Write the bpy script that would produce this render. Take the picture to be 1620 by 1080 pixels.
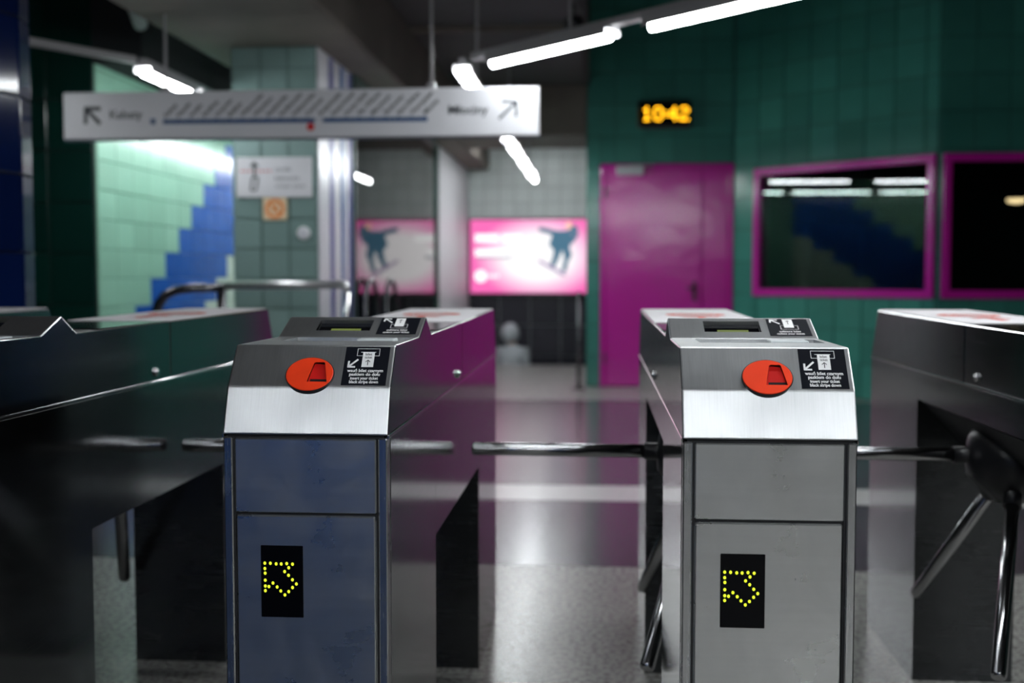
import bpy, bmesh, math, random
from mathutils import Vector, Matrix
random.seed(4)
for o in list(bpy.data.objects):
    bpy.data.objects.remove(o)
scene = bpy.context.scene
C = scene.collection

# ------------------------------------------------------------------ camera
cam_data = bpy.data.cameras.new('camera')
cam = bpy.data.objects.new('camera', cam_data)
C.objects.link(cam)
cam.location = (0, 0, 1.158)
cam.rotation_euler = (math.pi / 2 - 0.0576, 0, 0.0762)
cam_data.sensor_width = 36
cam_data.lens = 40
cam_data.clip_end = 100
cam_data.dof.use_dof = True
cam_data.dof.focus_distance = 1.97
cam_data.dof.aperture_fstop = 2.5
scene.camera = cam

# ------------------------------------------------------------------ world, exposure
world = bpy.data.worlds.new('world')
scene.world = world
world.use_nodes = True
world.node_tree.nodes['Background'].inputs[0].default_value = (0.55, 0.75, 1.0, 1)
world.node_tree.nodes['Background'].inputs[1].default_value = 0.008
scene.view_settings.view_transform = 'Standard'
scene.view_settings.look = 'None'
scene.view_settings.exposure = 0.38
scene.view_settings.gamma = 1
scene.view_settings.use_curve_mapping = False
TUBE_STRENGTH = 42.0
POSTER_STRENGTH = 0.82


# ------------------------------------------------------------------ materials
def srgb(r, g, b):
    f = lambda c: (c / 255 / 12.92) if c / 255 <= 0.04045 else ((c / 255 + 0.055) / 1.055) ** 2.4
    return (f(r), f(g), f(b), 1)


MATS = {}


def mat(name, col, rough=0.5, metal=0.0, noise=0.0, nscale=8.0, bump=0.0, rnd=0.0, spec=0.5, coat=0.0,
        stretch=(1, 1, 1), rvar=0.0, bdist=0.002):
    """Principled material; noise varies value and roughness, rnd varies value from object to object."""
    if name in MATS:
        return MATS[name]
    m = bpy.data.materials.new(name)
    m.use_nodes = True
    nt = m.node_tree
    b = nt.nodes['Principled BSDF']
    b.inputs['Base Color'].default_value = col
    b.inputs['Roughness'].default_value = rough
    b.inputs['Metallic'].default_value = metal
    b.inputs['Specular IOR Level'].default_value = spec
    b.inputs['Coat Weight'].default_value = coat
    if noise or bump or rnd or rvar:
        tc = nt.nodes.new('ShaderNodeTexCoord')
        mp = nt.nodes.new('ShaderNodeMapping')
        mp.inputs['Scale'].default_value = stretch
        nz = nt.nodes.new('ShaderNodeTexNoise')
        nz.inputs['Scale'].default_value = nscale
        nz.inputs['Detail'].default_value = 5
        nt.links.new(tc.outputs['Object'], mp.inputs['Vector'])
        nt.links.new(mp.outputs['Vector'], nz.inputs['Vector'])
        val = nt.nodes.new('ShaderNodeMapRange')
        val.inputs['From Min'].default_value = 0.25
        val.inputs['From Max'].default_value = 0.75
        val.inputs['To Min'].default_value = 1 - noise
        val.inputs['To Max'].default_value = 1 + noise
        nt.links.new(nz.outputs['Fac'], val.inputs['Value'])
        oi = nt.nodes.new('ShaderNodeObjectInfo')
        rr = nt.nodes.new('ShaderNodeMapRange')
        rr.inputs['To Min'].default_value = 1 - rnd
        rr.inputs['To Max'].default_value = 1 + rnd
        nt.links.new(oi.outputs['Random'], rr.inputs['Value'])
        mul = nt.nodes.new('ShaderNodeMath')
        mul.operation = 'MULTIPLY'
        nt.links.new(val.outputs[0], mul.inputs[0])
        nt.links.new(rr.outputs[0], mul.inputs[1])
        hsv = nt.nodes.new('ShaderNodeHueSaturation')
        hsv.inputs['Color'].default_value = col
        nt.links.new(mul.outputs[0], hsv.inputs['Value'])
        nt.links.new(hsv.outputs[0], b.inputs['Base Color'])
        if rvar:
            rv = nt.nodes.new('ShaderNodeMapRange')
            rv.inputs['From Min'].default_value = 0.3
            rv.inputs['From Max'].default_value = 0.7
            rv.inputs['To Min'].default_value = max(0.02, rough - rvar)
            rv.inputs['To Max'].default_value = rough + rvar
            nt.links.new(nz.outputs['Fac'], rv.inputs['Value'])
            nt.links.new(rv.outputs[0], b.inputs['Roughness'])
        if bump:
            bp = nt.nodes.new('ShaderNodeBump')
            bp.inputs['Strength'].default_value = bump
            bp.inputs['Distance'].default_value = bdist
            nt.links.new(nz.outputs['Fac'], bp.inputs['Height'])
            nt.links.new(bp.outputs[0], b.inputs['Normal'])
    MATS[name] = m
    return m


def steel(name, rough, streak, col=(0.56, 0.57, 0.58, 1), smudge=0.08, bump=0.006, amp=1.0):
    """Brushed stainless steel: fine streaks along one direction plus large hand smudges."""
    if name in MATS:
        return MATS[name]
    m = bpy.data.materials.new(name)
    m.use_nodes = True
    nt = m.node_tree
    b = nt.nodes['Principled BSDF']
    b.inputs['Metallic'].default_value = 1
    tc = nt.nodes.new('ShaderNodeTexCoord')
    mp = nt.nodes.new('ShaderNodeMapping')
    mp.inputs['Scale'].default_value = streak
    nz = nt.nodes.new('ShaderNodeTexNoise')
    nz.inputs['Scale'].default_value = 1.0
    nz.inputs['Detail'].default_value = 3
    nt.links.new(tc.outputs['Object'], mp.inputs['Vector'])
    nt.links.new(mp.outputs['Vector'], nz.inputs['Vector'])
    sm = nt.nodes.new('ShaderNodeTexNoise')
    sm.inputs['Scale'].default_value = 9
    sm.inputs['Detail'].default_value = 6
    sm.inputs['Roughness'].default_value = 0.55
    sm.inputs['Distortion'].default_value = 0.4
    nt.links.new(tc.outputs['Object'], sm.inputs['Vector'])
    a = nt.nodes.new('ShaderNodeMapRange')
    a.inputs['From Min'].default_value = 0.3
    a.inputs['From Max'].default_value = 0.7
    a.inputs['To Min'].default_value = rough - 0.025 * amp
    a.inputs['To Max'].default_value = rough + 0.025 * amp
    nt.links.new(nz.outputs['Fac'], a.inputs['Value'])
    s2 = nt.nodes.new('ShaderNodeMapRange')
    s2.inputs['From Min'].default_value = 0.3
    s2.inputs['From Max'].default_value = 0.8
    s2.inputs['To Min'].default_value = 0
    s2.inputs['To Max'].default_value = smudge
    nt.links.new(sm.outputs['Fac'], s2.inputs['Value'])
    add = nt.nodes.new('ShaderNodeMath')
    nt.links.new(a.outputs[0], add.inputs[0])
    nt.links.new(s2.outputs[0], add.inputs[1])
    nt.links.new(add.outputs[0], b.inputs['Roughness'])
    v = nt.nodes.new('ShaderNodeMapRange')
    v.inputs['From Min'].default_value = 0.25
    v.inputs['From Max'].default_value = 0.75
    v.inputs['To Min'].default_value = 1 - 0.07 * amp
    v.inputs['To Max'].default_value = 1 + 0.06 * amp
    nt.links.new(nz.outputs['Fac'], v.inputs['Value'])
    v2 = nt.nodes.new('ShaderNodeMath')
    v2.operation = 'SUBTRACT'
    nt.links.new(v.outputs[0], v2.inputs[0])
    nt.links.new(s2.outputs[0], v2.inputs[1])
    hsv = nt.nodes.new('ShaderNodeHueSaturation')
    hsv.inputs['Color'].default_value = col
    nt.links.new(v2.outputs[0], hsv.inputs['Value'])
    nt.links.new(hsv.outputs[0], b.inputs['Base Color'])
    bp = nt.nodes.new('ShaderNodeBump')
    bp.inputs['Strength'].default_value = bump
    bp.inputs['Distance'].default_value = 0.001
    nt.links.new(nz.outputs['Fac'], bp.inputs['Height'])
    nt.links.new(bp.outputs[0], b.inputs['Normal'])
    MATS[name] = m
    return m


def emit(name, col, strength, base=(0.02, 0.02, 0.02, 1)):
    if name in MATS:
        return MATS[name]
    m = bpy.data.materials.new(name)
    m.use_nodes = True
    b = m.node_tree.nodes['Principled BSDF']
    b.inputs['Base Color'].default_value = base
    b.inputs['Emission Color'].default_value = col
    b.inputs['Emission Strength'].default_value = strength
    MATS[name] = m
    return m


def pane_material(name, tint, ior=1.5):
    """Thin flat glass: Fresnel mirror over clear transmission."""
    m = bpy.data.materials.new(name)
    m.use_nodes = True
    nt = m.node_tree
    nt.nodes.remove(nt.nodes['Principled BSDF'])
    out = nt.nodes['Material Output']
    fr = nt.nodes.new('ShaderNodeFresnel')
    fr.inputs[0].default_value = ior
    tr = nt.nodes.new('ShaderNodeBsdfTransparent')
    tr.inputs[0].default_value = tint
    gl = nt.nodes.new('ShaderNodeBsdfGlossy')
    gl.inputs['Roughness'].default_value = 0.0
    mx = nt.nodes.new('ShaderNodeMixShader')
    nt.links.new(fr.outputs[0], mx.inputs[0])
    nt.links.new(tr.outputs[0], mx.inputs[1])
    nt.links.new(gl.outputs[0], mx.inputs[2])
    nt.links.new(mx.outputs[0], out.inputs[0])
    MATS[name] = m
    return m


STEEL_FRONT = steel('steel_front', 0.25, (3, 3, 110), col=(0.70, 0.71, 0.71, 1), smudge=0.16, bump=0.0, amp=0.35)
STEEL_HOOD = steel('steel_hood', 0.34, (700, 14, 14), col=(0.50, 0.51, 0.52, 1))
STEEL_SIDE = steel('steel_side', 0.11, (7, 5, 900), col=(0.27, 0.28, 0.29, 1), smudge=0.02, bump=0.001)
STEEL_POST = steel('steel_post', 0.22, (300, 5, 4), bump=0.002)
CHROME = mat('chrome', (0.72, 0.72, 0.73, 1), 0.12, 1)
BLACK = mat('black_plastic', (0.008, 0.008, 0.010, 1), 0.35)
BLACK_MATT = mat('black_matt', (0.006, 0.006, 0.008, 1), 0.7)
LED_BLACK = mat('led_window', (0.002, 0.002, 0.003, 1), 0.12, spec=0.15)
STICKER = mat('sticker_black', (0.006, 0.007, 0.011, 1), 0.3, spec=0.2)
INK_WHITE = mat('ink_white', (0.80, 0.80, 0.80, 1), 0.5)
INK_BLACK = mat('ink_black', (0.01, 0.01, 0.012, 1), 0.5)
RED = mat('orange_red_plastic', (0.86, 0.045, 0.006, 1), 0.38, noise=0.05, nscale=40)
RED_DEEP = mat('red_plastic_pocket', (0.55, 0.008, 0.006, 1), 0.35)
LED_DOT = emit('led_yellow_green', (0.62, 0.80, 0.02, 1), 1.3)
LCD = emit('lcd_strip', (0.32, 0.42, 0.06, 1), 0.32)
TOP_WHITE = mat('top_panel_white', (0.84, 0.81, 0.83, 1), 0.7, spec=0.05)
TOP_RED = mat('top_panel_red', (0.75, 0.10, 0.06, 1), 0.7, spec=0.05)
GREEN = mat('green_glaze', srgb(66, 136, 124), 0.16, rnd=0.13, noise=0.06, nscale=5)
GROUT_GREEN = mat('green_grout', srgb(42, 92, 84), 0.8)
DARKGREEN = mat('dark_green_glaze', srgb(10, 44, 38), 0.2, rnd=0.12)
MINT = mat('mint_glaze', srgb(144, 190, 168), 0.2, rnd=0.07)
BLUE = mat('blue_glaze', srgb(30, 88, 172), 0.2, rnd=0.10)
PALE = mat('pale_glaze', srgb(196, 214, 200), 0.2, rnd=0.05)
GREYGREEN = mat('grey_green_glaze', srgb(126, 152, 148), 0.22, rnd=0.06)
GROUT_GREY = mat('grey_grout', srgb(88, 112, 108), 0.8)
COBALT = mat('cobalt_glaze', srgb(6, 22, 66), 0.1, rnd=0.15)
WALL_GREY = mat('pale_grey_glaze', srgb(228, 234, 232), 0.3, rnd=0.05)
PLINTH = mat('black_plinth', srgb(34, 32, 44), 0.3, rnd=0.12)
WHITE_PANEL = mat('white_enamel', srgb(214, 214, 220), 0.25)
VIOLET = mat('violet_stripe', srgb(60, 62, 140), 0.3)
BLUE_STRIPE = mat('blue_stripe', srgb(20, 84, 150), 0.3)
MAGENTA = mat('magenta_paint', srgb(206, 32, 164), 0.16, bump=0.5, nscale=1.6, noise=0.03, bdist=0.02)
CONCRETE = mat('concrete', srgb(112, 104, 96), 0.8, noise=0.14, nscale=3, bump=0.2)
CEIL = mat('dark_ceiling_board', srgb(96, 94, 94), 0.8, noise=0.1, nscale=2)
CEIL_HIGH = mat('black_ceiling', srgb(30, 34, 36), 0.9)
GRANITE_L = mat('granite_light', srgb(150, 148, 144), 0.28, noise=0.25, nscale=55, rvar=0.08)
GRANITE_D = mat('granite_dark', srgb(78, 72, 80), 0.22, noise=0.25, nscale=50, rvar=0.05)
STRIP_W = mat('white_stone', srgb(216, 214, 212), 0.25, noise=0.06, nscale=20)
RAIL_GREY = mat('lamp_rail', srgb(150, 148, 150), 0.45)
TUBE = emit('fluorescent_tube', (0.93, 0.98, 1.0, 1), TUBE_STRENGTH, (0.8, 0.8, 0.8, 1))
SIGN_WHITE = mat('sign_white', srgb(222, 222, 226), 0.4)
SIGN_BLUE = mat('sign_blue', srgb(18, 74, 128), 0.45)
SIGN_TEXT = mat('sign_text', srgb(52, 58, 64), 0.5)
SIGN_RED = mat('sign_red', srgb(206, 36, 40), 0.5)
ORANGE = mat('orange_print', srgb(232, 130, 50), 0.5)
CREAM = mat('cream_print', srgb(238, 214, 176), 0.5)
GLASS = pane_material('clear_glass', (0.86, 0.94, 0.90, 1))
GLASS_DARK = pane_material('window_glass', (0.45, 0.47, 0.48, 1))
CLOCK_LED = emit('clock_led', (1.0, 0.46, 0.01, 1), 6.0)
WARM = emit('warm_bulb', (1.0, 0.72, 0.35, 1), 5.0)
JACKET = mat('grey_jacket', srgb(188, 193, 197), 0.8, noise=0.2, nscale=12)
TROUSERS = mat('dark_trousers', srgb(40, 42, 50), 0.8)
SKIN = mat('skin', srgb(176, 136, 116), 0.55)
LOCKER = mat('locker_blue_grey', srgb(60, 74, 92), 0.5)


# ------------------------------------------------------------------ mesh helpers
class MB:
    """Collects shapes in one bmesh, then links them as ONE mesh object."""
    def __init__(self):
        self.bm = bmesh.new()

    def box(self, x0, x1, y0, y1, z0, z1, bevel=0.0, seg=1):
        r = bmesh.ops.create_cube(self.bm, size=1)
        vs = r['verts']
        for v in vs:
            v.co = Vector(((x0 + x1) / 2 + v.co.x * (x1 - x0), (y0 + y1) / 2 + v.co.y * (y1 - y0),
                           (z0 + z1) / 2 + v.co.z * (z1 - z0)))
        if bevel:
            es = list({e for v in vs for e in v.link_edges})
            bmesh.ops.bevel(self.bm, geom=es, offset=bevel, segments=seg, affect='EDGES', profile=0.5)
        return self

    def prism(self, pts, axis, a, b, bevel=0.0, seg=2):
        """Extrude a closed 2D outline along an axis: 'x' takes (y,z), 'y' takes (x,z), 'z' takes (x,y)."""
        def co(p, t):
            return {'x': (t, p[0], p[1]), 'y': (p[0], t, p[1]), 'z': (p[0], p[1], t)}[axis]
        A = [self.bm.verts.new(co(p, a)) for p in pts]
        B = [self.bm.verts.new(co(p, b)) for p in pts]
        n = len(pts)
        fs = [self.bm.faces.new(A), self.bm.faces.new(B[::-1])]
        for i in range(n):
            fs.append(self.bm.faces.new((A[i], B[i], B[(i + 1) % n], A[(i + 1) % n])))
        bmesh.ops.recalc_face_normals(self.bm, faces=fs)
        if bevel:
            es = list({e for f in fs for e in f.edges})
            bmesh.ops.bevel(self.bm, geom=es, offset=bevel, segments=seg, affect='EDGES', profile=0.5)
        return self

    def tube(self, pts, r, seg=12, caps=True, radii=None):
        pts = [Vector(p) for p in pts]
        rings = []
        for i, p in enumerate(pts):
            if i == 0:
                t = pts[1] - p
            elif i == len(pts) - 1:
                t = p - pts[i - 1]
            else:
                t = (pts[i + 1] - p).normalized() + (p - pts[i - 1]).normalized()
            t.normalize()
            if i == 0:
                ref = Vector((0, 0, 1)) if abs(t.z) < 0.9 else Vector((1, 0, 0))
                u = t.cross(ref).normalized()
            else:
                u = (u - t * u.dot(t)).normalized()
            w = t.cross(u)
            rr = radii[i] if radii else r
            rings.append([self.bm.verts.new(p + (u * math.cos(k * 2 * math.pi / seg) + w * math.sin(k * 2 * math.pi / seg)) * rr)
                          for k in range(seg)])
        fs = []
        for a, b in zip(rings, rings[1:]):
            for k in range(seg):
                f = self.bm.faces.new((a[k], a[(k + 1) % seg], b[(k + 1) % seg], b[k]))
                f.smooth = True
                fs.append(f)
        if caps:
            fs.append(self.bm.faces.new(rings[0][::-1]))
            fs.append(self.bm.faces.new(rings[-1]))
        bmesh.ops.recalc_face_normals(self.bm, faces=fs)
        return self

    def ball(self, c, r, sc=(1, 1, 1), u=12, v=8):
        m = Matrix.Translation(c) @ Matrix.Diagonal((sc[0], sc[1], sc[2], 1))
        r_ = bmesh.ops.create_uvsphere(self.bm, u_segments=u, v_segments=v, radius=r, matrix=m)
        for vv in r_['verts']:
            for f in vv.link_faces:
                f.smooth = True
        return self

    def mesh(self, name):
        me = bpy.data.meshes.new(name)
        self.bm.to_mesh(me)
        self.bm.free()
        return me

    def build(self, name, material, parent=None, matrix=None):
        return link(name, self.mesh(name), material, parent, matrix)


def link(name, me, material, parent=None, matrix=None):
    if material and not me.materials:
        me.materials.append(material)
    o = bpy.data.objects.new(name, me)
    C.objects.link(o)
    if parent:
        o.parent = parent
    if matrix is not None:
        o.matrix_local = matrix
    return o


def empty(name, loc, rz=0):
    o = bpy.data.objects.new(name, None)
    C.objects.link(o)
    o.location = loc
    o.rotation_euler = (0, 0, rz)
    o.empty_display_size = 0.1
    return o


def tag(o, label=None, cat=None, group=None, kind=None):
    if label:
        o['label'] = label
    if cat:
        o['category'] = cat
    if group:
        o['group'] = group
    if kind:
        o['kind'] = kind
    return o


def struct(o, label, cat):
    return tag(o, label, cat, kind='structure')


def copy_tree(o, parent=None):
    c = o.copy()
    C.objects.link(c)
    c.parent = parent
    for ch in KIDS.get(o.name, []):
        copy_tree(bpy.data.objects[ch], c)
    return c


KIDS = {}


def index_children():
    KIDS.clear()
    for o in bpy.data.objects:
        if o.parent:
            KIDS.setdefault(o.parent.name, []).append(o.name)


def cut(me, *cutters):
    """Subtract cutter meshes from a mesh and return the resulting mesh."""
    base = bpy.data.objects.new('work', me)
    C.objects.link(base)
    tmp = []
    for cm in cutters:
        c = bpy.data.objects.new('cutter', cm)
        C.objects.link(c)
        md = base.modifiers.new('b', 'BOOLEAN')
        md.operation = 'DIFFERENCE'
        md.solver = 'EXACT'
        md.object = c
        tmp.append(c)
    dg = bpy.context.evaluated_depsgraph_get()
    dg.update()
    out = bpy.data.meshes.new_from_object(base.evaluated_get(dg))
    for t in tmp + [base]:
        bpy.data.objects.remove(t)
    return out


def text_mesh(s, size, align='CENTER', bold=0.0):
    cu = bpy.data.curves.new('t', 'FONT')
    cu.body = s
    cu.size = size
    cu.align_x = align
    cu.align_y = 'CENTER'
    cu.offset = bold
    cu.resolution_u = 3
    o = bpy.data.objects.new('t', cu)
    C.objects.link(o)
    dg = bpy.context.evaluated_depsgraph_get()
    me = bpy.data.meshes.new_from_object(o.evaluated_get(dg))
    bpy.data.objects.remove(o)
    me.materials.clear()
    return me


def text_fit(s, width, height, bold=0.0):
    """Text mesh centred on the origin, scaled to a given width and line height."""
    me = text_mesh(s, height, 'CENTER', bold)
    xs = [v.co.x for v in me.vertices]
    w = max(xs) - min(xs)
    k = width / w
    cx = (max(xs) + min(xs)) / 2
    for v in me.vertices:
        v.co.x = (v.co.x - cx) * k
    return me


def join_text(items):
    """items: (mesh, x, y, rot) laid out in one plane, joined to one mesh."""
    bm = bmesh.new()
    for me, x, y, rot in items:
        b2 = bmesh.new()
        b2.from_mesh(me)
        bmesh.ops.transform(b2, matrix=Matrix.Translation((x, y, 0)) @ Matrix.Rotation(rot, 4, 'Z'), verts=b2.verts)
        t = bpy.data.meshes.new('t')
        b2.to_mesh(t)
        b2.free()
        bm.from_mesh(t)
    out = bpy.data.meshes.new('lettering')
    bm.to_mesh(out)
    bm.free()
    return out


class Flat:
    """Flat printed shapes in a local plane (x right, y up, z out of the print), a hair thick."""
    def __init__(self, z=0.0, t=0.0002):
        self.bm = bmesh.new()
        self.z, self.t = z, t

    def poly(self, pts):
        vs = [self.bm.verts.new((p[0], p[1], self.z + self.t)) for p in pts]
        self.bm.faces.new(vs)
        self.bm.normal_update()
        return self

    def rect(self, x0, x1, y0, y1):
        return self.poly([(x0, y0), (x1, y0), (x1, y1), (x0, y1)])

    def line(self, a, b, w):
        a, b = Vector(a), Vector(b)
        d = (b - a).normalized()
        n = Vector((-d.y, d.x)) * w / 2
        return self.poly([a - n, b - n, b + n, a + n])

    def frame(self, x0, x1, y0, y1, w):
        self.rect(x0, x1, y0, y0 + w)
        self.rect(x0, x1, y1 - w, y1)
        self.rect(x0, x0 + w, y0 + w, y1 - w)
        return self.rect(x1 - w, x1, y0 + w, y1 - w)

    def disc(self, c, rx, ry=None, n=24):
        ry = ry or rx
        return self.poly([(c[0] + rx * math.cos(k * 2 * math.pi / n), c[1] + ry * math.sin(k * 2 * math.pi / n)) for k in range(n)])

    def ring(self, c, r0, r1, n=32):
        for k in range(n):
            a, b = k * 2 * math.pi / n, (k + 1) * 2 * math.pi / n
            self.poly([(c[0] + r0 * math.cos(a), c[1] + r0 * math.sin(a)), (c[0] + r1 * math.cos(a), c[1] + r1 * math.sin(a)),
                       (c[0] + r1 * math.cos(b), c[1] + r1 * math.sin(b)), (c[0] + r0 * math.cos(b), c[1] + r0 * math.sin(b))])
        return self

    def arrow(self, tail, tip, w, head):
        tail, tip = Vector(tail), Vector(tip)
        d = (tip - tail).normalized()
        self.line(tail, tip - d * w * 0.7, w)
        for s in (-1, 1):
            a = math.atan2(d.y, d.x) + math.pi - s * math.pi / 4
            e = tip + Vector((math.cos(a), math.sin(a))) * head
            self.line(tip + (tip - e).normalized() * w * 0.3, e, w)
        return self

    def build(self, name, material, parent, matrix=None):
        me = bpy.data.meshes.new(name)
        self.bm.to_mesh(me)
        self.bm.free()
        return link(name, me, material, parent, matrix)


def plane_matrix(origin, right, up):
    r, u = Vector(right).normalized(), Vector(up).normalized()
    n = r.cross(u)
    m = Matrix((r, u, n)).transposed().to_4x4()
    m.translation = Vector(origin)
    return m


# ------------------------------------------------------------------ tiles
TILE_MESH = {}


def tile_mesh(w, h, m, d=0.012):
    key = (round(w, 3), round(h, 3), m.name)
    if key in TILE_MESH:
        return TILE_MESH[key]
    bm = bmesh.new()
    e = 0.004
    lo = [bm.verts.new((x, y, 0)) for x, y in ((-w / 2, -h / 2), (w / 2, -h / 2), (w / 2, h / 2), (-w / 2, h / 2))]
    md = [bm.verts.new((v.co.x, v.co.y, d - e)) for v in lo]
    hi = [bm.verts.new((v.co.x - math.copysign(e, v.co.x), v.co.y - math.copysign(e, v.co.y), d)) for v in lo]
    for a, b in ((lo, md), (md, hi)):
        for k in range(4):
            bm.faces.new((a[k], a[(k + 1) % 4], b[(k + 1) % 4], b[k]))
    bm.faces.new(hi)
    me = bpy.data.meshes.new('tile')
    bm.to_mesh(me)
    bm.free()
    me.materials.append(m)
    TILE_MESH[key] = me
    return me


def minus(r, h):
    x0, x1, y0, y1 = r
    a0, a1, b0, b1 = h
    if a0 >= x1 or a1 <= x0 or b0 >= y1 or b1 <= y0:
        return [r]
    out = []
    if a0 > x0:
        out.append((x0, a0, y0, y1))
    if a1 < x1:
        out.append((a1, x1, y0, y1))
    m0, m1 = max(x0, a0), min(x1, a1)
    if b0 > y0:
        out.append((m0, m1, y0, b0))
    if b1 < y1:
        out.append((m0, m1, b1, y1))
    return out


def tile_wall(parent, origin, right, W, z0, z1, tw, th, pick, holes=(), joint=0.008):
    """Rows of single tiles on a vertical face; right = horizontal direction seen from the front."""
    M = plane_matrix(origin, right, (0, 0, 1))
    nu, nv = math.ceil(W / tw - 1e-6), math.ceil((z1 - z0) / th - 1e-6)
    for j in range(nv):
        for i in range(nu):
            rects = [(i * tw, min(W, (i + 1) * tw), z0 + j * th, min(z1, z0 + (j + 1) * th))]
            for h in holes:
                rects = [q for r in rects for q in minus(r, h)]
            for (x0, x1, y0, y1) in rects:
                if x1 - x0 < 0.03 or y1 - y0 < 0.03:
                    continue
                me = tile_mesh(x1 - x0 - joint, y1 - y0 - joint, pick(i, j))
                o = bpy.data.objects.new('tile', me)
                C.objects.link(o)
                o.parent = parent
                o.matrix_local = M @ Matrix.Translation(((x0 + x1) / 2, (y0 + y1) / 2, 0))


# ================================================================== THE SETTING
XS = -1.784       # side wall with the glass
YF = 15.60        # far wall with the light box
YD = 11.918       # wall with the door
ZS = 2.60         # underside of the beams
ZC = 3.13         # low ceiling
ZH = 4.40         # high ceiling

# --- floor: stone bands across the hall
fl = struct(MB().box(-7, 8, -8, 14.77, -0.30, -0.012).build('floor', mat('floor_bed', srgb(70, 68, 68), 0.8)),
            'polished grey stone floor laid in light and dark bands', 'floor')
for (y0, y1, m) in ((-8, 4.496, GRANITE_L), (4.496, 5.83, GRANITE_D), (5.83, 6.26, STRIP_W), (6.26, 10.6, GRANITE_D),
                    (10.6, 14.77, GRANITE_L)):
    MB().box(-7, 8, y0 + 0.003, y1 - 0.003, -0.012, 0).build('stone_band', m, fl)
struct(MB().box(XS - 2, -0.10, 14.77, YF, -1.5, -1.21).build('floor_landing', GRANITE_D),
       'stair landing sunk below the floor under the light box', 'floor')

# --- ceilings and beams
struct(MB().box(-7, -0.13, -8, YF, ZC, ZC + 0.2).build('ceiling', CEIL), 'low dark grey ceiling over the left half of the hall', 'ceiling')
struct(MB().box(-0.13, 8, -8, YF, ZH, ZH + 0.2).build('ceiling_high', CEIL_HIGH), 'high black ceiling over the booth side', 'ceiling')
struct(MB().box(-0.15, -0.11, -8, YD, ZC, ZH).build('trim_1', CEIL), 'dark edge board where the low ceiling ends', 'trim')
struct(MB().box(-2.58, -1.50, -8, YF, ZS, ZC, bevel=0.02).build('trim_2', CONCRETE), 'long concrete beam running into depth above the tiled pier', 'beam')
struct(MB().box(-1.50, -0.13, YD - 0.02, YD + 1.2, ZS + 0.01, ZC, bevel=0.01).build('trim_3', CONCRETE), 'short concrete cross beam beside the green door wall', 'beam')
struct(MB().box(-1.50, -0.13, 9.05, 9.10, ZC - 0.05, ZC).build('trim_4', CONCRETE), 'thin pale batten across the dark ceiling', 'trim')

struct(MB().box(-3.2, -2.88, 7.06, 15.5, 2.50, ZC).build('shade_box', CEIL_HIGH), 'black box added for the shade along the top of the mint mural wall', 'trim')  # added black box, its colour stands in for the shade above the lamps

# --- door wall (green tiles)
wd = struct(MB().box(-0.133, 0.02, YD, YF, 0, ZH).box(0.02, 1.372, YD, YD + 0.3, 2.32, ZH).box(1.372, 1.40, YD, YD + 0.3, 0, ZH)
            .build('wall_back', GROUT_GREEN), 'green tiled wall around the magenta door', 'wall')
tile_wall(wd, (-0.133, YD, 0), (1, 0, 0), 1.519, 0, ZH, 0.30, 0.325, lambda i, j: GREEN, holes=((0.143, 1.510, 0, 2.315),))

# --- oblique booth wall with window 1
A, B = Vector((1.386, YD, 0)), Vector((2.985, 10.36, 0))
ud = (B - A).normalized()
nd = Vector((ud.y, -ud.x, 0))
LW = (B - A).length
MW = plane_matrix(A, ud, (0, 0, 1))
W1 = (0.262, 2.215, 0.955, 2.235)


def slab(u0, u1, z0, z1, t, name, m, parent, off=0.0):
    return MB().box(u0, u1, z0, z1, -t, off).build(name, m, parent, MW)


wo = struct(MB().box(0, W1[0], 0, ZH, -0.2, 0).box(W1[0], W1[1], 0, W1[2], -0.2, 0).box(W1[0], W1[1], W1[3], ZH, -0.2, 0)
            .box(W1[1], LW, 0, ZH, -0.2, 0).build('wall_right', GROUT_GREEN, None, MW), 'oblique green tiled wall of the staff booth', 'wall')
tile_par = wo


def tiles_local(parent, W, z0, z1, tw, th, holes, m, joint=0.008):
    nu, nv = math.ceil(W / tw - 1e-6), math.ceil((z1 - z0) / th - 1e-6)
    for j in range(nv):
        for i in range(nu):
            rects = [(i * tw, min(W, (i + 1) * tw), z0 + j * th, min(z1, z0 + (j + 1) * th))]
            for h in holes:
                rects = [q for r in rects for q in minus(r, h)]
            for (x0, x1, y0, y1) in rects:
                if x1 - x0 < 0.03 or y1 - y0 < 0.03:
                    continue
                o = bpy.data.objects.new('tile', tile_mesh(x1 - x0 - joint, y1 - y0 - joint, m))
                C.objects.link(o)
                o.parent = parent
                o.matrix_local = Matrix.Translation(((x0 + x1) / 2, (y0 + y1) / 2, 0))


tiles_local(wo, LW, 0, ZH, 0.30, 0.325, (W1,), GREEN)

# --- flat booth wall with window 2
M2 = plane_matrix(B, (1, 0, 0), (0, 0, 1))
W2 = (0.03, 2.3, 0.955, 2.235)
w2 = struct(MB().box(0, W2[0], 0, ZH, -0.2, 0).box(W2[0], W2[1], 0, W2[2], -0.2, 0).box(W2[0], W2[1], W2[3], ZH, -0.2, 0)
            .box(W2[1], 4.6, 0, ZH, -0.2, 0).build('wall_right_front', GROUT_GREEN, None, M2),
            'green tiled booth wall at the right edge', 'wall')
tiles_local(w2, 2.7, 0, ZH, 0.30, 0.325, (W2,), GREEN)


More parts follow.
